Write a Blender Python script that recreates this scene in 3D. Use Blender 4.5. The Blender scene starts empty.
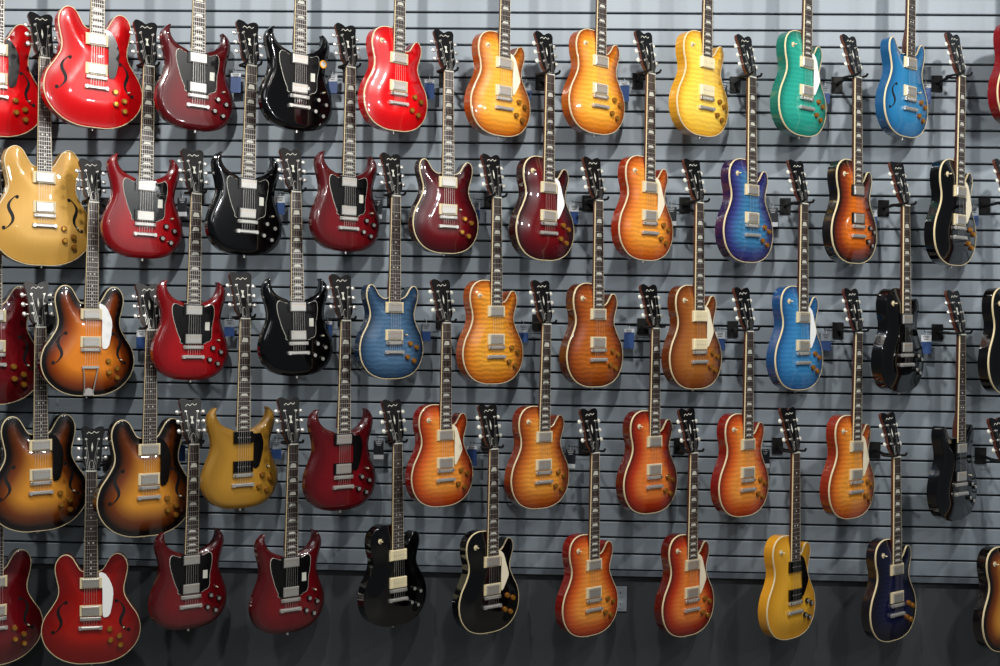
import bpy, math, random
from mathutils import Vector, Matrix
from mathutils.geometry import delaunay_2d_cdt
random.seed(4)
S=bpy.context.scene
S.view_settings.view_transform='Standard'
S.view_settings.look='None'
S.view_settings.exposure=0.0

# ------------------------------------------------------------ materials
def lin(h):
    h=h.lstrip('#'); o=[]
    for i in (0,2,4):
        c=int(h[i:i+2],16)/255
        o.append(c/12.92 if c<=0.04045 else ((c+0.055)/1.055)**2.4)
    return (o[0],o[1],o[2],1)
def mat(name,col,rough=0.4,metal=0,coat=0,noise=0,nscale=20,spec=0.5):
    m=bpy.data.materials.new(name); m.use_nodes=True
    nt=m.node_tree; b=nt.nodes['Principled BSDF']
    c=lin(col)
    b.inputs['Base Color'].default_value=c
    b.inputs['Roughness'].default_value=rough
    b.inputs['Metallic'].default_value=metal
    b.inputs['Coat Weight'].default_value=coat
    b.inputs['Coat Roughness'].default_value=0.06
    b.inputs['Specular IOR Level'].default_value=spec
    if noise:
        tc=nt.nodes.new('ShaderNodeTexCoord')
        n=nt.nodes.new('ShaderNodeTexNoise'); n.inputs['Scale'].default_value=nscale; n.inputs['Detail'].default_value=4
        nt.links.new(tc.outputs['Object'],n.inputs['Vector'])
        r=nt.nodes.new('ShaderNodeMapRange'); r.inputs['To Min'].default_value=1-noise; r.inputs['To Max'].default_value=1+noise
        nt.links.new(n.outputs['Fac'],r.inputs['Value'])
        x=nt.nodes.new('ShaderNodeVectorMath'); x.operation='MULTIPLY'
        x.inputs[0].default_value=c[:3]
        nt.links.new(r.outputs[0],x.inputs[1]); nt.links.new(x.outputs[0],b.inputs['Base Color'])
    return m
def finish(name,center,mid=None,edge=None,flame=0.0,rough=0.25,metal=0.0,grain=0.08,ep=0.05,mp_=0.38,cp=0.9):
    m=bpy.data.materials.new(name); m.use_nodes=True
    nt=m.node_tree; b=nt.nodes['Principled BSDF']; L=nt.links
    b.inputs['Roughness'].default_value=rough; b.inputs['Metallic'].default_value=metal
    b.inputs['Specular IOR Level'].default_value=0.35
    b.inputs['Coat Weight'].default_value=1.0; b.inputs['Coat Roughness'].default_value=0.03
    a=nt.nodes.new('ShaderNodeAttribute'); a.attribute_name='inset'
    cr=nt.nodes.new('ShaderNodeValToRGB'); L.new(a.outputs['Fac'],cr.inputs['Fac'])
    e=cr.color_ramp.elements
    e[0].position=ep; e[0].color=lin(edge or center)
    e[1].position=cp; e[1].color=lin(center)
    if mid:
        k=e.new(mp_); k.color=lin(mid)
    tc=nt.nodes.new('ShaderNodeTexCoord')
    mp=nt.nodes.new('ShaderNodeMapping')
    L.new(tc.outputs['Object'],mp.inputs['Vector'])
    if flame>0:
        mp.inputs['Scale'].default_value=(1,1,0.3)
        w=nt.nodes.new('ShaderNodeTexWave'); w.bands_direction='Y'
        w.inputs['Scale'].default_value=16; w.inputs['Distortion'].default_value=4.5; w.inputs['Detail'].default_value=2; w.inputs['Detail Scale'].default_value=1.5
        L.new(mp.outputs[0],w.inputs['Vector']); out=w.outputs['Fac']; amt=flame
    else:
        mp.inputs['Scale'].default_value=(60,5,5)
        w=nt.nodes.new('ShaderNodeTexNoise'); w.inputs['Scale'].default_value=1; w.inputs['Detail'].default_value=3
        L.new(mp.outputs[0],w.inputs['Vector']); out=w.outputs['Fac']; amt=grain
    r=nt.nodes.new('ShaderNodeMapRange'); r.inputs['To Min'].default_value=1-amt; r.inputs['To Max'].default_value=1+amt*0.4
    L.new(out,r.inputs['Value'])
    x=nt.nodes.new('ShaderNodeVectorMath'); x.operation='MULTIPLY'
    L.new(cr.outputs['Color'],x.inputs[0]); L.new(r.outputs[0],x.inputs[1]); L.new(x.outputs[0],b.inputs['Base Color'])
    return m
F={
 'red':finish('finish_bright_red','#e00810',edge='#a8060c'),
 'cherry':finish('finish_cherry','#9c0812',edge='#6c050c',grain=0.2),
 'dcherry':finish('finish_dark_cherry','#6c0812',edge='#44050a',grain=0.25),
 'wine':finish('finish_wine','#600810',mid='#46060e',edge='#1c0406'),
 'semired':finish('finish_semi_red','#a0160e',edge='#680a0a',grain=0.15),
 'black':finish('finish_black','#030304',rough=0.12),
 'navy':finish('finish_midnight','#14183a',mid='#0c0e26',edge='#050510',flame=0.3),
 'gold':finish('finish_gold','#b4842a',edge='#8a641c',rough=0.4,metal=0.1),
 'goldsemi':finish('finish_semi_gold','#d8aa58',edge='#b88a38',rough=0.4,metal=0.05),
 'yellow':finish('finish_yellow','#f2c850',mid='#e8b83c',edge='#c08a20',flame=0.14),
 'tv':finish('finish_tv_yellow','#dca430',edge='#c0861a'),
 'honey':finish('finish_honeyburst','#f0ae3e',mid='#dc8622',edge='#8c3e0c',flame=0.16,mp_=0.42),
 'amber':finish('finish_amber','#e09a30',mid='#d07c1e',edge='#863c0a',flame=0.26),
 'brown':finish('finish_brown_amber','#ac5c1c',mid='#8c4010',edge='#441a06',flame=0.22),
 'natural':finish('finish_brown_burst','#a06228',mid='#844618',edge='#502208',flame=0.1),
 'cburst':finish('finish_cherry_burst','#e4903a',mid='#c4541a',edge='#6c0e08',flame=0.14,mp_=0.42,ep=0.03),
 'rburst':finish('finish_red_burst','#da7834',mid='#a63010',edge='#4a0606',flame=0.1,mp_=0.44),
 'lemon':finish('finish_amber_burst','#e89836',mid='#cc6a1c',edge='#7c2208',flame=0.18,mp_=0.40,ep=0.03),
 'hburst':finish('finish_tea_burst','#de9236',mid='#b65e1c',edge='#66200c',flame=0.18,mp_=0.44),
 'sun':finish('finish_sunburst','#cc8a30',mid='#6e3410',edge='#080404',ep=0.16,mp_=0.48,cp=0.98),
 'tri':finish('finish_tri_burst','#d86e1c',mid='#7c2c0c',edge='#080404',flame=0.2,ep=0.12,mp_=0.5,cp=1.0),
 'casino':finish('finish_orange_sunburst','#dc8024',mid='#8a3c10',edge='#080404',ep=0.14,mp_=0.42,cp=0.88),
 'blue':finish('finish_blue','#3880b4',mid='#28669a',edge='#16406c',flame=0.15),
 'dblue':finish('finish_denim_blue','#4a6c8c',mid='#335270',edge='#12243a',flame=0.2),
 'pelham':finish('finish_pelham_blue','#2c7cac',mid='#226c9c',edge='#164a74'),
 'teal':finish('finish_teal','#2a9c88',mid='#208a78',edge='#106052',flame=0.12),
 'violet':finish('finish_violet_burst','#38749e',mid='#2e3674',edge='#1c0e3a',flame=0.25),
}
M_neck=mat('mahogany_neck','#4a2012',0.4,coat=0.4,noise=0.2,nscale=30)
M_fb=mat('rosewood_board','#28160f',0.5,noise=0.3,nscale=60)
M_chrome=mat('nickel','#d4d2cc',0.34,metal=0.75)
M_cream=mat('cream_binding','#d2c29a',0.4)
M_hblack=mat('headstock_black','#040405',0.35,coat=0.15,spec=0.3)
M_pearl=mat('pearl_inlay','#c6c6ba',0.3)
M_knobA=mat('amber_knob','#7e4c18',0.25,coat=0.5)
M_knobB=mat('black_knob','#0c0b0b',0.25,coat=0.5)
M_pgW=mat('ivory_pickguard','#e6dcc0',0.35)
M_pgK=mat('black_pickguard','#070708',0.25,coat=0.2,spec=0.4)
M_pgWhite=mat('white_pickguard','#eceeec',0.35)
M_p90=mat('cream_pickup','#dccfa8',0.4)
M_dark=mat('matte_black','#060607',0.6,spec=0.3)
M_gold=mat('gold_metal','#d0a040',0.3,metal=0.8)

# ------------------------------------------------------------ mesh builder
class MB:
    def __init__(s): s.v=[];s.f=[];s.m=[];s.e=[]
    def add(s,vs,fs,m,e=0.0):
        o=len(s.v); s.v+=[tuple(p) for p in vs]
        s.e+= (list(e) if isinstance(e,(list,tuple)) else [e]*len(vs))
        for f in fs: s.f.append(tuple(i+o for i in f)); s.m.append(m)
    def box(s,c,d,m,ch=0.0,T=None):
        x,y,z=c;a,b,h=d[0]/2,d[1]/2,d[2]/2
        k=ch
        rings=[(a,b,-h),(a,b,h-k),(a-k,b-k,h)] if k else [(a,b,-h),(a,b,h)]
        vs=[]
        for (p,q,r) in rings: vs+=[(x-p,y-q,z+r),(x+p,y-q,z+r),(x+p,y+q,z+r),(x-p,y+q,z+r)]
        fs=[(3,2,1,0)]
        n=len(rings)
        for i in range(n-1):
            for j in range(4): fs.append((i*4+j,i*4+(j+1)%4,i*4+4+(j+1)%4,i*4+4+j))
        fs.append(tuple((n-1)*4+j for j in range(4)))
        if T: vs=[T(p) for p in vs]
        s.add(vs,fs,m)
    def cyl(s,c,r,h,m,seg=14,r2=None,axis='z',T=None):
        if r2 is None:r2=r
        vs=[]
        for (zz,rr) in ((0,r),(h,r2)):
            for i in range(seg):
                t=2*math.pi*i/seg; p=(rr*math.cos(t),rr*math.sin(t),zz)
                if axis=='x': p=(p[2],p[0],p[1])
                if axis=='y': p=(p[1],p[2],p[0])
                vs.append((c[0]+p[0],c[1]+p[1],c[2]+p[2]))
        fs=[tuple(reversed(range(seg))),tuple(range(seg,2*seg))]
        for i in range(seg): fs.append((i,(i+1)%seg,seg+(i+1)%seg,seg+i))
        if T: vs=[T(p) for p in vs]
        s.add(vs,fs,m)
    def ell(s,c,r,m,T=None,U=10,V=6):
        vs=[(c[0],c[1],c[2]-r[2])]
        for j in range(1,V):
            ph=-math.pi/2+math.pi*j/V
            for i in range(U):
                t=2*math.pi*i/U
                vs.append((c[0]+r[0]*math.cos(ph)*math.cos(t),c[1]+r[1]*math.cos(ph)*math.sin(t),c[2]+r[2]*math.sin(ph)))
        vs.append((c[0],c[1],c[2]+r[2])); n=len(vs)-1
        fs=[]
        for i in range(U):
            fs.append((0,1+(i+1)%U,1+i)); fs.append((n,n-U+i,n-U+(i+1)%U))
            for j in range(V-2):
                a=1+j*U; fs.append((a+i,a+(i+1)%U,a+U+(i+1)%U,a+U+i))
        if T: vs=[T(p) for p in vs]
        s.add(vs,fs,m)
    def prism(s,pts,z0,z1,m,T=None):
        n=len(pts)
        A=sum(pts[i][0]*pts[(i+1)%n][1]-pts[(i+1)%n][0]*pts[i][1] for i in range(n))
        if A<0: pts=pts[::-1]
        vs=[(p[0],p[1],z0) for p in pts]+[(p[0],p[1],z1) for p in pts]
        fs=[tuple(reversed(range(n))),tuple(range(n,2*n))]+[(i,(i+1)%n,n+(i+1)%n,n+i) for i in range(n)]
        if T: vs=[T(p) for p in vs]
        s.add(vs,fs,m)
    def tube(s,path,r,m,seg=7):
        P=[Vector(p) for p in path]; vs=[]
        up=Vector((0.13,0.27,0.95))
        for i,p in enumerate(P):
            d=(P[min(i+1,len(P)-1)]-P[max(i-1,0)]).normalized()
            a=d.cross(up)
            if a.length<0.2: a=d.cross(Vector((1,0,0)))
            a.normalize(); b=d.cross(a)
            for k in range(seg):
                t=2*math.pi*k/seg; vs.append(p+r*(math.cos(t)*a+math.sin(t)*b))
        fs=[tuple(range(seg)),tuple(reversed(range(len(vs)-seg,len(vs))))]
        for i in range(len(P)-1):
            for k in range(seg):
                fs.append((i*seg+k,i*seg+seg+k,i*seg+seg+(k+1)%seg,i*seg+(k+1)%seg))
        s.add(vs,fs,m)
    def mesh(s,name,mats,sharp=38):
        me=bpy.data.meshes.new(name); me.from_pydata(s.v,[],s.f)
        for m in mats: me.materials.append(m)
        me.polygons.foreach_set('material_index',s.m)
        me.polygons.foreach_set('use_smooth',[True]*len(s.f))
        at=me.attributes.new('inset','FLOAT','POINT'); at.data.foreach_set('value',s.e)
        me.update()
        try: me.set_sharp_from_angle(angle=math.radians(sharp))
        except Exception: pass
        return me
def smooth(pts,k=5,closed=True):
    n=len(pts);o=[]
    for i in range(n if closed else n-1):
        if closed: p0,p1,p2,p3=[pts[(i+j-1)%n] for j in range(4)]
        else: p0,p1,p2,p3=pts[max(i-1,0)],pts[i],pts[i+1],pts[min(i+2,n-1)]
        for q in range(k):
            t=q/k
            o.append(tuple(0.5*((2*p1[c])+(-p0[c]+p2[c])*t+(2*p0[c]-5*p1[c]+4*p2[c]-p3[c])*t*t+(-p0[c]+3*p1[c]-3*p2[c]+p3[c])*t**3) for c in range(2)))
    if not closed:o.append(tuple(pts[-1]))
    return o
def mir(h): # half outline from bottom centre, ccw up the right side, mirrored
    return h+[(-x,y) for x,y in reversed(h) if abs(x)>1e-6]

LPR=[(0,0),(0.06,0.004),(0.115,0.026),(0.152,0.070),(0.165,0.125),(0.156,0.178),(0.131,0.223),(0.114,0.258),(0.111,0.285),(0.119,0.315),(0.128,0.345),(0.127,0.372),(0.114,0.393),(0.096,0.393),(0.082,0.376),(0.067,0.355),(0.050,0.346),(0.036,0.354),(0.030,0.378)]
OUT={
 'lp':LPR+[(0.029,0.405),(0.026,0.428),(0.0,0.433),(-0.035,0.437),(-0.068,0.436),(-0.100,0.423),(-0.121,0.398),(-0.128,0.366),(-0.124,0.330),(-0.115,0.298),(-0.115,0.265),(-0.130,0.228),(-0.154,0.182),(-0.165,0.128),(-0.152,0.070),(-0.115,0.026),(-0.06,0.004)],
 'dc':mir([(0,0),(0.06,0.004),(0.115,0.026),(0.152,0.070),(0.165,0.125),(0.156,0.178),(0.132,0.223),(0.117,0.258),(0.115,0.285),(0.123,0.315),(0.132,0.345),(0.133,0.375),(0.122,0.397),(0.104,0.401),(0.088,0.386),(0.072,0.362),(0.053,0.348),(0.036,0.345),(0.022,0.347)]),
 'sg':mir([(0,0),(0.055,0.002),(0.108,0.017),(0.148,0.052),(0.167,0.102),(0.163,0.150),(0.146,0.193),(0.132,0.228),(0.128,0.258),(0.134,0.292),(0.144,0.325),(0.149,0.353),(0.144,0.378),(0.130,0.397),(0.115,0.407),(0.111,0.404),(0.115,0.391),(0.109,0.364),(0.091,0.341),(0.068,0.327),(0.048,0.320),(0.032,0.312),(0.018,0.310)]),
 'semi':mir([(0,0),(0.07,0.004),(0.135,0.030),(0.184,0.080),(0.203,0.140),(0.192,0.200),(0.160,0.250),(0.138,0.290),(0.134,0.325),(0.142,0.365),(0.149,0.405),(0.144,0.438),(0.126,0.463),(0.102,0.470),(0.079,0.457),(0.062,0.430),(0.047,0.405),(0.032,0.396),(0.018,0.396)]),
}
OUT={k:smooth(v,4) for k,v in OUT.items()}
PRM={ # rim z, arch, arch width, back z, bridge y
 'lp':(0.021,0.014,0.085,-0.027,0.155),
 'dc':(0.021,0.012,0.080,-0.024,0.155),
 'sg':(0.008,0.009,0.018,-0.018,0.135),
 'semi':(0.020,0.017,0.11,-0.022,0.198),
}
SC=0.628; TILT=math.radians(14)
def sdist(P,x,y):
    d=1e9; n=len(P)
    for i in range(n):
        ax,ay=P[i];bx,by=P[(i+1)%n]
        dx,dy=bx-ax,by-ay; L=dx*dx+dy*dy
        t=0 if L<1e-14 else max(0,min(1,((x-ax)*dx+(y-ay)*dy)/L))
        q=(ax+t*dx-x)**2+(ay+t*dy-y)**2
        if q<d:d=q
    return math.sqrt(d)
def inside(P,x,y):
    c=False;n=len(P)
    for i in range(n):
        ax,ay=P[i];bx,by=P[(i+1)%n]
        if (ay>y)!=(by>y) and x<(bx-ax)*(y-ay)/(by-ay)+ax: c=not c
    return c
def ss(t): t=max(0,min(1,t)); return t*t*(3-2*t)
def topz(ty,d):
    z,a,w=PRM[ty][:3]; return z+a*ss(d/w)
TRI={}
def tri(ty):
    if ty in TRI:return TRI[ty]
    P=OUT[ty]; n=len(P); pts=[Vector(p) for p in P]
    rings=(0.004,0.009,0.016,0.025)
    for off in rings:
        for i in range(n):
            a=Vector(P[i-1]);b=Vector(P[(i+1)%n]); d=(b-a).normalized(); nn=Vector((-d.y,d.x))
            q=Vector(P[i])+nn*off
            if inside(P,q.x,q.y) and sdist(P,q.x,q.y)>off*0.93: pts.append(q)
    y=0.0
    while y<0.5:
        x=-0.21
        while x<0.21:
            if inside(P,x,y) and sdist(P,x,y)>0.032: pts.append(Vector((x+random.uniform(-1,1)*1e-4,y)))
            x+=0.011
        y+=0.011
    r=delaunay_2d_cdt(pts,[],[list(range(n))],1,1e-6)
    vs=[(p.x,p.y) for p in r[0]]; D=[sdist(P,x,y) for x,y in vs]
    fs=[]
    for f in r[2]:
        cx=sum(vs[i][0] for i in f)/3; cy=sum(vs[i][1] for i in f)/3
        if inside(P,cx,cy): fs.append(tuple(f))
    TRI[ty]=(vs,D,fs); return TRI[ty]

BODY,NECK,FB,CHR,BIND,HB,PG,PEARL,KNOB,PU,DARK,RING,GOLD=range(13)
CACHE={}
def guitar_mesh(ty,pg,pu,fh,tail,bind,knob,ring,inl):
    key=(ty,pg,pu,fh,tail,bind,knob,ring,inl)
    if key in CACHE:return CACHE[key]
    B=MB(); P=OUT[ty]; n=len(P); rz,ar,aw,bz,by=PRM[ty]
    vs,D,fs=tri(ty); iw=0.125 if ty=='semi' else 0.09
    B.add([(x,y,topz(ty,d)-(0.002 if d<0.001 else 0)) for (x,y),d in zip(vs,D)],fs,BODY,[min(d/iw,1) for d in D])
    bk=0.012 if ty=='semi' else (0.004 if ty!='sg' else 0.006)
    B.add([(x,y,bz-bk*ss(d/0.05)) for (x,y),d in zip(vs,D)],[tuple(reversed(f)) for f in fs],BODY,0.0)
    sv=[(x,y,bz) for x,y in P]+[(x,y,rz-0.002) for x,y in P]
    B.add(sv,[(i,(i+1)%n,n+(i+1)%n,n+i) for i in range(n)],BODY,0.0)
    if bind:
        prof=[(0.0006,-0.0055),(0.0006,0.0002),(-0.0022,0.0008),(-0.0022,-0.003)]
        vv=[]
        for i in range(n):
            a=Vector(P[i-1]);b=Vector(P[(i+1)%n]); d=(b-a).normalized(); o=Vector((d.y,-d.x))
            for (q,h) in prof: vv.append((P[i][0]+o.x*q,P[i][1]+o.y*q,rz+h))
        ff=[]
        for i in range(n):
            j=(i+1)%n
            for k in range(3): ff.append((i*4+k,j*4+k,j*4+k+1,i*4+k+1))
        B.add(vv,ff,BIND)
    zt=rz+ar
    nut=by+SC; fe=nut-0.452
    def fw(y): return 0.0215+(nut-y)/0.452*0.0070
    B.add([(-fw(fe),fe,zt-0.002),(fw(fe),fe,zt-0.002),(fw(nut),nut,zt-0.002),(-fw(nut),nut,zt-0.002),
           (-fw(fe),fe,zt+0.006),(fw(fe),fe,zt+0.006),(fw(nut),nut,zt+0.006),(-fw(nut),nut,zt+0.006)],
          [(3,2,1,0),(0,1,5,4),(1,2,6,5),(2,3,7,6),(3,0,4,7),(4,5,6,7)],FB)
    for sgn in (-1,1):
        a=[(sgn*(fw(y)+dx),y,zt+h) for y in (fe,nut) for dx,h in ((-0.0008,0.0063),(0.0006,0.0063),(0.0006,0.001))]
        f=[(0,1,4,3),(1,2,5,4)]
        if sgn<0:f=[q[::-1] for q in f]
        B.add(a,f,BIND)
    def fy(k): return nut-SC*(1-2**(-k/12))
    for k in range(1,23):
        y=fy(k); B.box((0,y,zt+0.0066),(2*fw(y)-0.002,0.0014,0.0012),CHR)
    for k in (1,3,5,7,9,12,15,17,19,21):
        if k==1 and inl!='block': continue
        y=(fy(k)+fy(k-1))/2; h=(fy(k-1)-fy(k))*0.55; w=fw(y)
        if inl=='block': B.box((0,y,zt+0.0063),(w*1.3,h,0.0008),PEARL)
        elif inl=='trap': B.prism([(-w*0.66,y-h/2),(w*0.66,y-h/2),(w*0.42,y+h/2),(-w*0.42,y+h/2)],zt+0.0058,zt+0.0067,PEARL)
        else:
            if k==12:
                for q in(-0.009,0.009): B.cyl((q,y,zt+0.0058),0.0035,0.0009,PEARL,8)
            else: B.cyl((0,y,zt+0.0058),0.0035,0.0009,PEARL,8)
    sec=9; yy=[fe+0.02,by+0.24,by+0.30,by+0.45,nut-0.02,nut+0.012]; vv=[]
    for y in yy:
        w=fw(min(y,nut)); dep=0.019 if y>by+0.26 else 0.024+0.01
        for k in range(sec):
            t=math.pi*k/(sec-1); vv.append((-w*math.cos(t),y,zt-0.001-dep*math.sin(t)**0.8))
    ff=[]
    for i in range(len(yy)-1):
        for k in range(sec-1): ff.append((i*sec+k,i*sec+k+1,(i+1)*sec+k+1,(i+1)*sec+k))
        ff.append((i*sec+sec-1,i*sec,(i+1)*sec,(i+1)*sec+sec-1))
    ff+= [tuple(reversed(range(sec))),tuple(range((len(yy)-1)*sec,len(yy)*sec))]
    B.add(vv,[f[::-1] for f in ff],NECK)
    B.box((0,nut+0.002,zt+0.004),(0.044,0.005,0.010),PEARL)
    ct,st=math.cos(TILT),math.sin(TILT)
    def T(p):
        return (p[0],nut+0.004+p[1]*ct+p[2]*st, zt+0.003-p[1]*st+p[2]*ct)
    hp=[(0.0215,0),(0.025,0.012),(0.034,0.028),(0.0385,0.042),(0.0395,0.09),(0.0425,0.14),(0.0480,0.168),(0.0485,0.180),(0.041,0.190),(0.026,0.190),(0.011,0.184),(0.0,0.177)]
    ho=hp+[(-x,y) for x,y in reversed(hp) if x>0]
    B.prism(smooth(ho,2),-0.014,-0.0012,NECK,T); B.prism(smooth(ho,2),-0.0012,0.0012,HB,T)
    for k,t in enumerate((0.055,0.095,0.135)):
        for sg in (-1,1):
            ex=0.038+0.02*t
            B.cyl((sg*0.026,t,0.001),0.0050,0.0018,CHR,10,T=T); B.cyl((sg*0.026,t,0.001),0.0030,0.010,CHR,8,T=T)
            B.cyl((sg*ex if sg>0 else -ex-0.010,t,-0.009),0.0026,0.010,CHR,6,axis='x',T=T)
            B.ell((sg*(ex+0.0165),t,-0.009),(0.0095,0.0105,0.0055),CHR if (ty!='lp' or ring==2) else PEARL,T)
    B.prism([(-0.009,0.007),(0.009,0.007),(0.0113,0.022),(0.005,0.041),(0,0.046),(-0.005,0.041),(-0.0113,0.022)],0.001,0.0022,PEARL,T)
    B.prism([(-0.008,0.008),(0.008,0.008),(0.0105,0.022),(0.0045,0.040),(0,0.044),(-0.0045,0.040),(-0.0105,0.022)],0.001,0.003,DARK,T)
    sw=[(-0.024,0.158),(-0.015,0.166),(-0.004,0.160),(0.006,0.168),(0.016,0.162),(0.026,0.168)]
    lo=smooth(sw,3,False); B.prism([(x,y+0.0012) for x,y in lo]+[(x,y-0.0014) for x,y in reversed(lo)],0.001,0.0018,PEARL,T)
    if ty in('lp','semi'): B.prism([(0,0.080),(0.004,0.10),(0,0.122),(-0.004,0.10)],0.001,0.0018,PEARL,T)
    else: B.prism([(-0.007,0.115),(0.007,0.115),(0.002,0.10),(0.007,0.085),(-0.007,0.085),(-0.002,0.10)],0.001,0.0018,PEARL,T)
    for (cy) in (fe-0.024,by+0.034):
        if pu=='hum':
            B.box((0,cy,zt+0.002),(0.090,0.046,0.008),RING,0.001); B.box((0,cy,zt+0.0075),(0.070,0.038,0.009),CHR,0.003)
        elif pu=='open':
            B.box((0,cy,zt+0.002),(0.090,0.046,0.008),RING,0.001)
            B.box((0,cy+0.0095,zt+0.0075),(0.068,0.018,0.009),PU,0.001); B.box((0,cy-0.0095,zt+0.0075),(0.068,0.018,0.009),RING,0.001)
        else: B.box((0,cy,zt+0.005),(0.086,0.046,0.013),PU,0.003)
        for q in range(6): B.cyl(((q-2.5)*0.0105,cy+(0.009 if pu!='p90' else 0),zt+0.010),0.0022,0.0026,CHR if pu!='hum' else GOLD,6)
    B.box((0,by,zt+0.008),(0.086,0.014,0.008),CHR,0.002)
    for sg in(-1,1): B.cyl((sg*0.037,by,zt-0.004),0.006,0.016,CHR,10)
    for q in range(6): B.box(((q-2.5)*0.0105,by,zt+0.013),(0.005,0.008,0.003),CHR)
    if tail=='stop':
        ty_=by-0.040; B.box((0,ty_,zt+0.007),(0.096,0.015,0.011),CHR,0.004)
        for sg in(-1,1): B.cyl((sg*0.041,ty_,zt-0.005),0.0075,0.018,CHR,12)
    else:
        ty_=by-0.075; B.box((0,ty_,zt+0.007),(0.074,0.012,0.007),CHR,0.002)
        for sg in(-1,1): B.tube([(sg*0.032,ty_,zt+0.007),(sg*0.026,ty_-0.04,zt+0.006),(sg*0.018,0.012,rz+0.007)],0.0028,CHR,6)
        B.prism([(-0.022,0.002),(0.022,0.002),(0.020,0.026),(0.0,0.034),(-0.020,0.026)],rz,rz+0.008,CHR)
    for q in range(6):
        xb=(q-2.5)*0.0103; xn=(q-2.5)*0.0070; w=0.0006-0.00005*q; z0=zt+0.0145;z1=zt+0.0088
        B.add([(xb-w,ty_,z0-0.003),(xb+w,ty_,z0-0.003),(xb-w,by,z0),(xb+w,by,z0),(xn-w,nut,z1),(xn+w,nut,z1)],[(0,1,3,2),(2,3,5,4)],CHR)
        sg=-1 if q<3 else 1; t=(0.055,0.095,0.135)[q if q<3 else 5-q]
        e=T((sg*0.025,t,0.005)); B.add([(xn-w,nut,z1),(xn+w,nut,z1),(e[0]-w,e[1],e[2]),(e[0]+w,e[1],e[2])],[(0,1,3,2)],CHR)
    if pg=='lp':
        pp=smooth([(0.034,fe+0.020),(0.058,fe+0.004),(0.074,fe-0.040),(0.088,fe-0.082),(0.083,fe-0.104),(0.060,by+0.030),(0.050,by+0.022),(0.0475,by+0.04),(0.0475,fe-0.060),(0.0475,fe-0.01),(0.036,fe-0.002)],2)
        B.prism(pp,zt+0.003,zt+0.0058,PG)
    if pg=='sgbat':
        pp=[(0.031,0.300),(0.056,0.303),(0.078,0.312),(0.090,0.300),(0.090,0.262),(0.082,0.220),(0.082,0.180),(0.074,0.162),(0.056,0.156),(0.047,0.150),(-0.047,0.150),(-0.054,0.165),(-0.068,0.195),(-0.080,0.230),(-0.090,0.266),(-0.092,0.298),(-0.080,0.312),(-0.056,0.303),(-0.031,0.300)]
        c=(0,0.24); out=[(c[0]+(x-c[0])*1.02,c[1]+(y-c[1])*1.02) for x,y in pp]
        B.prism(smooth(out,2),zt-0.001,zt+0.0012,PEARL); B.prism(smooth(pp,2),zt+0.0012,zt+0.0022,PG)
        B.box((0.062,0.222,zt+0.0026),(0.020,0.034,0.0006),PEARL)
    if pg=='sgsmall':
        pp=[(0.031,0.302),(0.060,0.300),(0.080,0.300),(0.092,0.262),(0.086,0.215),(0.072,0.165),(0.050,0.160),(0.047,0.19),(0.047,0.29),(0.031,0.294)]
        B.prism(smooth(pp,2),zt,zt+0.002,PG)
    if pg=='semi':
        pp=[(0.034,fe+0.02),(0.060,fe+0.012),(0.084,fe-0.03),(0.092,fe-0.075),(0.080,by+0.02),(0.062,by+0.004),(0.050,by+0.01),(0.0475,by+0.05),(0.0475,fe-0.05),(0.036,fe-0.004)]
        B.prism(smooth(pp,2),zt+0.002,zt+0.0050,PG)
    KN={'lp':[(0.084,0.152),(0.121,0.136),(0.070,0.094),(0.108,0.078)],'dc':[(0.084,0.152),(0.121,0.136),(0.070,0.094),(0.108,0.078)],
        'sg':[(0.088,0.132),(0.124,0.116),(0.074,0.084),(0.110,0.068)],'semi':[(0.078,0.150),(0.118,0.118),(0.082,0.102),(0.122,0.078)]}[ty]
    for x,y in KN:
        z=topz(ty,sdist(P,x,y)); B.cyl((x,y,z-0.002),0.0125,0.012,KNOB,16,0.0105); B.cyl((x,y,z+0.010),0.0075,0.0012,CHR if knob=='B' else GOLD,12)
    sx,sy=(-0.084,0.372) if ty=='lp' else ((0.135,0.155) if ty=='semi' else ((0.112,0.165) if ty=='sg' else (0.06,0.19)))
    z=topz(ty,sdist(P,sx,sy)); B.cyl((sx,sy,z-0.001),0.011 if ty=='lp' else 0.006,0.0022,DARK if ty!='lp' else BIND,16); B.cyl((sx,sy,z),0.004,0.008,CHR,8); B.ell((sx,sy,z+0.014),(0.003,0.003,0.006),BIND)
    B.cyl((0,-0.010,0),0.005,0.012,CHR,10,axis='y')
    if fh:
        k=0.80 if ty=='dc' else 1
        for sg in((-1,) if ty=='dc' else (-1,1)):
            cx,cy=(0.128,0.205) if ty=='semi' else (0.112,0.16)
            L=[];R=[]
            for i in range(17):
                t=-1+2*i/16; x=cx+(-0.020*t+0.016*math.sin(t*math.pi))*k; y=cy+0.066*t*k
                w=(0.0058*(1-abs(t))+0.0022)*k
                L.append((sg*(x-w),y)); R.append((sg*(x+w),y))
            def pz(p): return topz(ty,sdist(P,p[0],p[1]))+0.0008
            vv=[(p[0],p[1],pz(p)) for p in L+R]; fq=[(i,17+i,18+i,i+1) for i in range(16)]
            if sg<0:fq=[f[::-1] for f in fq]
            B.add(vv,fq,DARK)
            for (t,o) in ((-1,-0.006),(1,0.006)):
                x=cx+(-0.020*t)*k+o*k*-1; y=cy+0.062*t*k
                B.cyl((sg*x,y,pz((sg*x,y))-0.004),0.0075*k,0.0045,DARK,12)
    me=B.mesh('guitar_'+'_'.join(str(q) for q in key),[F['red'],M_neck,M_fb,M_chrome,M_cream,M_hblack,M_pgW,M_pearl,M_knobA if knob=='A' else M_knobB,M_p90,M_dark,M_cream if ring else M_pgK,M_gold])
    CACHE[key]=me; return me

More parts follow.
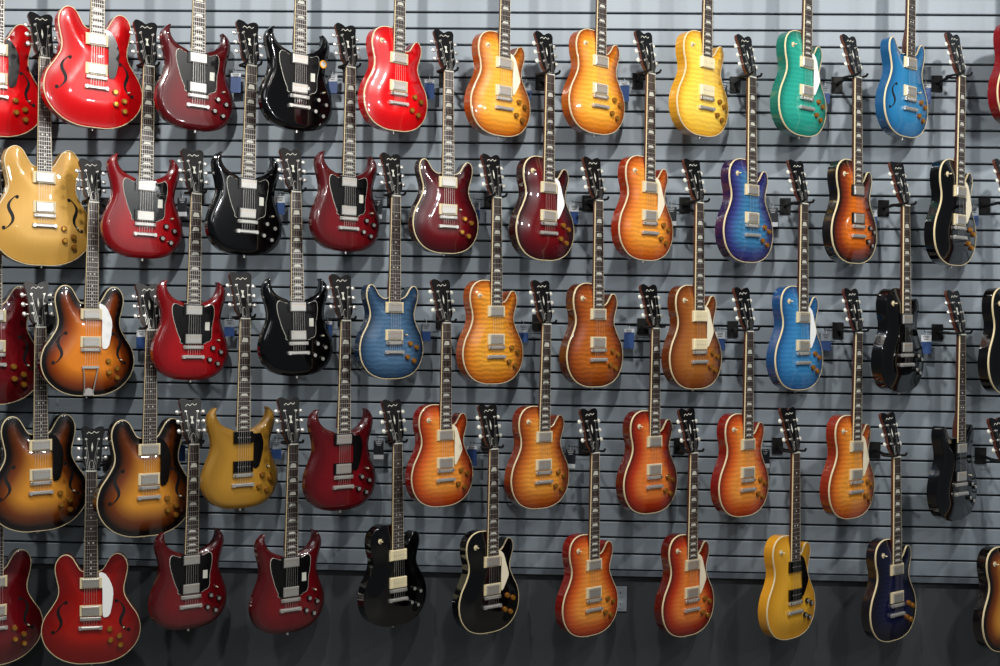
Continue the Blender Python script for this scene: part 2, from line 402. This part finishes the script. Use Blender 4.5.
# ------------------------------------------------------------ camera
FPX=1216.0; ZC=1.85; D=5.67
yaw=math.radians(2.0); roll=math.radians(0.84)
fwd=Vector((-math.sin(yaw),math.cos(yaw),0)); r0=Vector((math.cos(yaw),math.sin(yaw),0)); u0=Vector((0,0,1))
rr=r0*math.cos(roll)+u0*math.sin(roll); uu=u0*math.cos(roll)-r0*math.sin(roll)
CP=Vector((D*math.tan(yaw),-D,ZC))
cam=bpy.data.objects.new('camera',bpy.data.cameras.new('camera')); S.collection.objects.link(cam)
cam.matrix_world=Matrix(((rr.x,uu.x,-fwd.x,CP.x),(rr.y,uu.y,-fwd.y,CP.y),(rr.z,uu.z,-fwd.z,CP.z),(0,0,0,1)))
cam.data.sensor_width=36; cam.data.lens=FPX/1000*36
S.camera=cam
def proj(p):
    d=p-CP; z=d.dot(fwd); return 500+FPX*d.dot(rr)/z, 333-FPX*d.dot(uu)/z
def unproj(u,v,Y):
    d=fwd*FPX+rr*(u-500)-uu*(v-333); t=(Y-CP.y)/d.y; return CP+d*t

BM=Matrix(((1,0,0,0),(0,0,-1,0),(0,1,0,0),(0,0,0,1)))
def fit(ty,L,R,top,bot,hx):
    rz,ar,aw,bz,by=PRM[ty]; Y=-0.185 if ty!='semi' else -0.215
    P=OUT[ty][::3]; zt=rz+ar; tot=by+SC+0.004+0.188*math.cos(TILT)
    tip=Vector((0,tot,zt-0.188*math.sin(TILT)))
    best=None
    for yd in range(14,44,2):
        X=unproj((L+R)/2,bot,Y); pos=Vector((X.x,Y,X.z)); s=1.06; ln=0.0
        for it in range(7):
            M=Matrix.Translation(pos)@Matrix.Rotation(ln,4,'Y')@Matrix.Rotation(math.radians(yd),4,'Z')@BM@Matrix.Scale(s,4)
            pr=[proj(M@Vector((x,y,z))) for x,y in P for z in (bz,rz)]
            l=min(p[0] for p in pr); r=max(p[0] for p in pr); b=max(p[1] for p in pr); t=proj(M@tip)
            s*=(bot-top)/(b-t[1]); s=max(0.95,min(1.2,s))
            if hx is not None:
                e=(hx-(L+R)/2)-(t[0]-(l+r)/2); ln+=0.8*e/(bot-top); ln=max(-0.045,min(0.045,ln))
            pos.x+=((L+R)/2-(l+r)/2)/221; pos.z-=(bot-b)/221
        err=abs((r-l)-(R-L))
        if best is None or err<best[0]: best=(err,M.copy(),yd,s,ln,pos.copy())
    return best

HM=[M_dark,M_chrome]
M_tagw=mat('tag_white','#c8ccd0',0.6); M_tagb=mat('tag_blue','#24447a',0.5); M_tagk=mat('tag_dark','#141a22',0.5); M_tagg=mat('tag_grey','#8a929a',0.5)
def hanger(M,ty,yd,s,Y):
    rz,ar,aw,bz,by=PRM[ty]; zt=rz+ar; nut=by+SC
    c=M@Vector((0,nut+0.012,zt-0.012)); B=MB()
    R=Matrix.Rotation(math.radians(yd),3,'Z')
    def w(p): return c+R@Vector(p)*s
    U=[(-0.031,-0.042,0.008),(-0.031,-0.036,-0.002),(-0.031,0.0,-0.006),(-0.030,0.028,-0.006),(-0.020,0.044,-0.005),(0,0.048,-0.004),(0.020,0.044,-0.005),(0.030,0.028,-0.006),(0.031,0.0,-0.006),(0.031,-0.036,-0.002),(0.031,-0.042,0.008)]
    back=w((0,0.045,-0.004))
    B.tube([w(p) for p in U],0.0055,0,8)
    wx,wz=back.x,back.z
    B.tube([back,Vector((wx,back.y+0.02,wz)),Vector((wx,-0.02,wz+0.004)),Vector((wx,0.0,wz+0.004))],0.007,0,8)
    B.box((wx,-0.004,wz+0.004),(0.050,0.008,0.074),0)
    B.tube([Vector((wx,-0.045,wz)),Vector((wx-0.05,-0.047,wz+0.004)),Vector((wx-0.072,-0.05,wz+0.004)),Vector((wx-0.074,-0.05,wz+0.012))],0.002,0,6)
    og=Vector((wx,0,wz)); B.v=[tuple(Vector(p)-og) for p in B.v]
    ob=bpy.data.objects.new('guitar_wall_hanger',B.mesh('guitar_wall_hanger',HM)); ob.location=og; S.collection.objects.link(ob)
    return Vector((wx-0.065,-0.0505,wz+0.0045))
def tagmesh(kind):
    B=MB()
    B.tube([(0,0.001,0.002),(0.0015,0,-0.008),(0,-0.001,-0.018)],0.0012,0,5)
    a=0.023
    hs={'a':[(-0.045,-0.014,0),(-0.100,-0.045,1)],'b':[(-0.08,-0.014,2),(-0.100,-0.08,0)],'c':[(-0.05,-0.014,3),(-0.095,-0.05,1)],'d':[(-0.03,-0.014,0),(-0.105,-0.03,1)]}[kind]
    for z0,z1,m in hs:
        B.add([(-a,-0.001,z0),(a,-0.001,z0),(a,-0.001,z1),(-a,-0.001,z1),(-a,0.001,z0),(a,0.001,z0),(a,0.001,z1),(-a,0.001,z1)],[(0,1,2,3),(5,4,7,6),(0,4,5,1),(3,2,6,7),(0,3,7,4),(1,5,6,2)],m)
    for i in range(3):
        z=-0.020-0.0075*i; B.box((0,-0.0013,z),(0.030-0.006*i,0.0008,0.0026),2 if hs[0][2]!=2 else 0)
    return B.mesh('price_tag_'+kind,[M_tagw,M_tagb,M_tagk,M_tagg])
TM=[tagmesh(k) for k in 'abcd']

NAME={'lp':'single_cut_electric_guitar','dc':'double_cut_electric_guitar','sg':'horned_electric_guitar','semi':'semi_hollow_electric_guitar'}
def G(ty,L,R,top,bot,hx,fin,pg=None,pgc=None,pu='hum',fh=None,tail='stop',bind=None,knob='A',ring=True,inl=None,tag=True,puc=None):
    if fh is None: fh=ty=='semi'
    if bind is None: bind=ty!='sg'
    if inl is None: inl={'lp':'trap','dc':'dot','sg':'trap','semi':'dot'}[ty]
    me=guitar_mesh(ty,pg,pu,fh,tail,bind,knob,ring,inl)
    e,M,yd,s,ln,pos=fit(ty,L,R,top,bot,hx)
    ob=bpy.data.objects.new(NAME[ty],me); S.collection.objects.link(ob); ob.matrix_world=M
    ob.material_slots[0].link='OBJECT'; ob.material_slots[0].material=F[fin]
    if pgc: ob.material_slots[PG].link='OBJECT'; ob.material_slots[PG].material=pgc
    if puc: ob.material_slots[PU].link='OBJECT'; ob.material_slots[PU].material=puc
    tp=hanger(M,ty,yd,s,pos.y)
    if tag:
        t=bpy.data.objects.new('price_tag',random.choice(TM)); S.collection.objects.link(t); t.location=tp; t.rotation_euler=(0,0,random.uniform(-0.3,0.35))
    return ob
K=M_pgK
# row 1
G('semi',-54,36,-112,138,None,'red',pg='semi',pgc=K)
G('semi',47,135,-122,130,None,'red',pg='semi',pgc=K,inl='block')
G('sg',158,230,-104,132,None,'dcherry',pg='sgbat',pgc=K,knob='B',ring=False)
g_sticker=G('sg',262,329,-100,132,None,'black',pg='sgbat',pgc=K,knob='B',ring=False)
G('lp',360,425,-94,133,None,'red',knob='A')
G('lp',467,527,-90,138,None,'honey',pg='lp')
G('lp',564,622,-92,136,None,'honey')
G('lp',669,728,-91,138,None,'yellow',pu='p90')
G('lp',772,824,-91,138,None,'teal',pg='lp',pgc=M_pgWhite)
G('dc',875,928,-92,139,None,'pelham',fh=True)
G('lp',988,1040,-98,128,None,'cherry')
# row 2
G('semi',-5,84,14,266,40,'goldsemi',knob='A')
G('sg',101,182,22,259,145,'cherry',pg='sgbat',pgc=K,knob='B',ring=False)
G('sg',206,281,22,256,247,'black',pg='sgbat',pgc=K,knob='B',ring=False)
G('sg',310,379,25,252,345,'dcherry',pg='sgbat',pgc=K,knob='B',ring=False)
G('dc',408,478,31,254,443,'wine',inl='trap')
G('lp',510,573,33,261,543,'wine',pg='lp',pgc=M_pgWhite)
G('lp',611,673,32,261,643,'lemon',pg='lp')
G('lp',718,770,36,263,743,'violet')
G('lp',824,875,36,264,848,'tri',knob='B',ring=False)
G('lp',925,975,34,266,952,'black',pg='lp')
# row 3
G('semi',-56,33,148,405,None,'dcherry')
G('semi',41,130,160,396,90,'casino',pu='hum',tail='trapeze',pg='semi',pgc=M_pgWhite)
G('sg',152,227,150,380,192,'cherry',pg='sgbat',pgc=K,knob='B',ring=False)
G('sg',257,333,149,376,290,'black',pg='sgbat',pgc=K,knob='B',ring=False)
G('dc',355,422,154,379,390,'dblue')
G('lp',458,521,155,384,490,'amber')
G('lp',561,621,158,387,591,'brown')
G('lp',664,719,160,389,691,'natural',pg='lp',pu='p90')
G('lp',766,823,161,390,795,'blue',pg='lp',pgc=M_pgWhite)
G('lp',874,921,163,392,896,'black',knob='B',ring=False,bind=False)
G('lp',978,1028,160,394,1000,'black',pg='lp')
# row 4
G('semi',-12,84,282,532,36,'sun',pg='semi',pgc=K)
G('semi',98,188,284,537,147,'sun',pg='semi',pgc=K)
G('sg',203,275,273,509,240,'gold',pg='sgsmall',pgc=K,pu='p90',puc=K)
G('sg',305,373,275,511,340,'dcherry',pg='sgsmall',pgc=K,knob='B',ring=False)
G('lp',406,472,280,507,440,'cburst',pg='lp')
G('lp',507,566,281,509,540,'hburst')
G('lp',617,676,285,514,648,'rburst')
G('lp',713,766,288,517,741,'cburst')
G('lp',820,874,289,519,850,'lemon',pg='lp')
G('dc',927,977,291,521,952,'black',knob='B',ring=False,bind=False)
# row 5
G('semi',-52,33,420,668,None,'dcherry')
G('semi',39,143,427,664,93,'semired',pg='semi',pgc=M_pgWhite)
G('sg',148,227,399,630,190,'dcherry',pg='sgbat',pgc=K,knob='B',ring=False)
G('sg',250,323,398,634,288,'dcherry',pg='sgbat',pgc=K,knob='B',ring=False)
G('lp',359,425,400,627,391,'black',pu='p90',bind=False,inl='dot',knob='B')
G('lp',453,518,405,634,487,'black',pg='lp')
G('lp',557,616,409,637,588,'cburst')
G('lp',655,713,409,637,686,'rburst',pg='lp')
G('lp',760,813,408,640,787,'tv',pg='lp',pgc=K,pu='p90',puc=K,inl='dot',knob='B')
G('lp',861,916,413,642,887,'navy')
G('lp',973,1030,418,652,995,'sun')

# ------------------------------------------------------------ room
zb=ZC-(568-333)/FPX*D
M_wall=mat('slat_paint','#7c868e',0.5,noise=0.05,nscale=1.5)
M_low=mat('lower_wall_paint','#34383c',0.7,noise=0.06,nscale=3)
M_groove=mat('groove_dark','#14171a',0.8)
M_floor=mat('floor_concrete','#55534f',0.5,noise=0.15,nscale=3)
def obj(n,mb,mats,sharp=25):
    o=bpy.data.objects.new(n,mb.mesh(n,mats,sharp)); S.collection.objects.link(o); return o
B=MB(); z=zb; X0,X1=-4.5,4.5
pitch=0.0762
while z<4.2:
    a,b=z+0.0042,z+pitch-0.0042; c=0.003
    pr=[(0.018,a),(0.003,a),(0.0,a+c),(0.0,b-c),(0.003,b),(0.018,b)]
    vs=[(X0,y,q) for y,q in pr]+[(X1,y,q) for y,q in pr]; n=len(pr)
    B.add(vs,[(i,n+i,n+i+1,i+1) for i in range(n-1)]+[(0,n-1,2*n-1,n)],0)
    z+=pitch
B.add([(X0,0.020,zb),(X1,0.020,zb),(X1,0.020,z),(X0,0.020,z)],[(0,1,2,3)],1)
B.add([(X0,0.03,zb),(X1,0.03,zb),(X1,0.03,z),(X0,0.03,z)],[(3,2,1,0)],1)
obj('wall_back',B,[M_wall,M_groove])
B=MB(); B.box((0,0.02,zb/2),(9,0.03,zb),0); obj('wall_lower',B,[M_low])
B=MB(); B.box((0,-0.004,zb-0.012),(9,0.020,0.022),0); obj('trim_1',B,[mat('trim_grey','#5c646c',0.5)])
B=MB(); B.box((0,0,0.05),(9,0.02,0.1),0); obj('baseboard_back',B,[M_dark])
B=MB(); B.box((0,-3.5,-0.02),(9,7.1,0.04),0); obj('floor',B,[M_floor])
B=MB(); p=unproj(619,599,0.0)
B.box((0,0,0),(0.072,0.115,0.007),0,0.002)
for q in(-0.027,0.027):
    B.box((0,q,0.004),(0.034,0.036,0.003),0,0.001)
    for w in(-0.007,0.007): B.box((w,q+0.003,0.0056),(0.003,0.010,0.001),1)
B.v=[(x,-zz,y) for x,y,zz in B.v]
o=obj('wall_outlet',B,[M_tagg,M_dark]); o.location=(p.x,0.0015,p.z)
B=MB(); B.cyl((0,0,0),0.017,0.0008,0,24); B.cyl((0,0,0.0008),0.011,0.0004,1,20)
st=obj('sticker',B,[mat('sticker_orange','#e8a020',0.5),M_tagw]); st.parent=g_sticker; st.location=(0.112,0.285,0.0172)

# ------------------------------------------------------------ lights
def area(x,y,z,e,size,tx,ty,tz,col=(1,0.97,0.93)):
    l=bpy.data.lights.new('track_or_fill_light','AREA'); l.energy=e; l.shape='DISK'; l.size=size; l.color=col
    o=bpy.data.objects.new('track_or_fill_light',l); S.collection.objects.link(o); o.location=(x,y,z)
    o.rotation_euler=(Vector((tx,ty,tz))-Vector((x,y,z))).to_track_quat('-Z','Y').to_euler()
for x in(-3.2,-1.3,0.6,2.5): area(x,-2.3,4.35,68,0.15,x+0.15,0,1.9)
for (x,y,z_) in((2.4,-3.6,3.6),(4.2,-3.4,3.4),(6.0,-3.6,3.4),(4.5,-6.0,3.4)): area(x,y,z_,20,0.17,0.5,0,1.7,(0.98,0.99,1))  # unseen sources off to the right, added for highlights on the lacquer
area(0.5,-5.5,4.2,26,2.0,0,0,1.8,(0.95,0.98,1))  # large weak fill added to soften the shade, not a real fixture
w=bpy.data.worlds.new('world'); S.world=w; w.use_nodes=True
w.node_tree.nodes['Background'].inputs[0].default_value=(0.86,0.92,1,1); w.node_tree.nodes['Background'].inputs[1].default_value=0.07
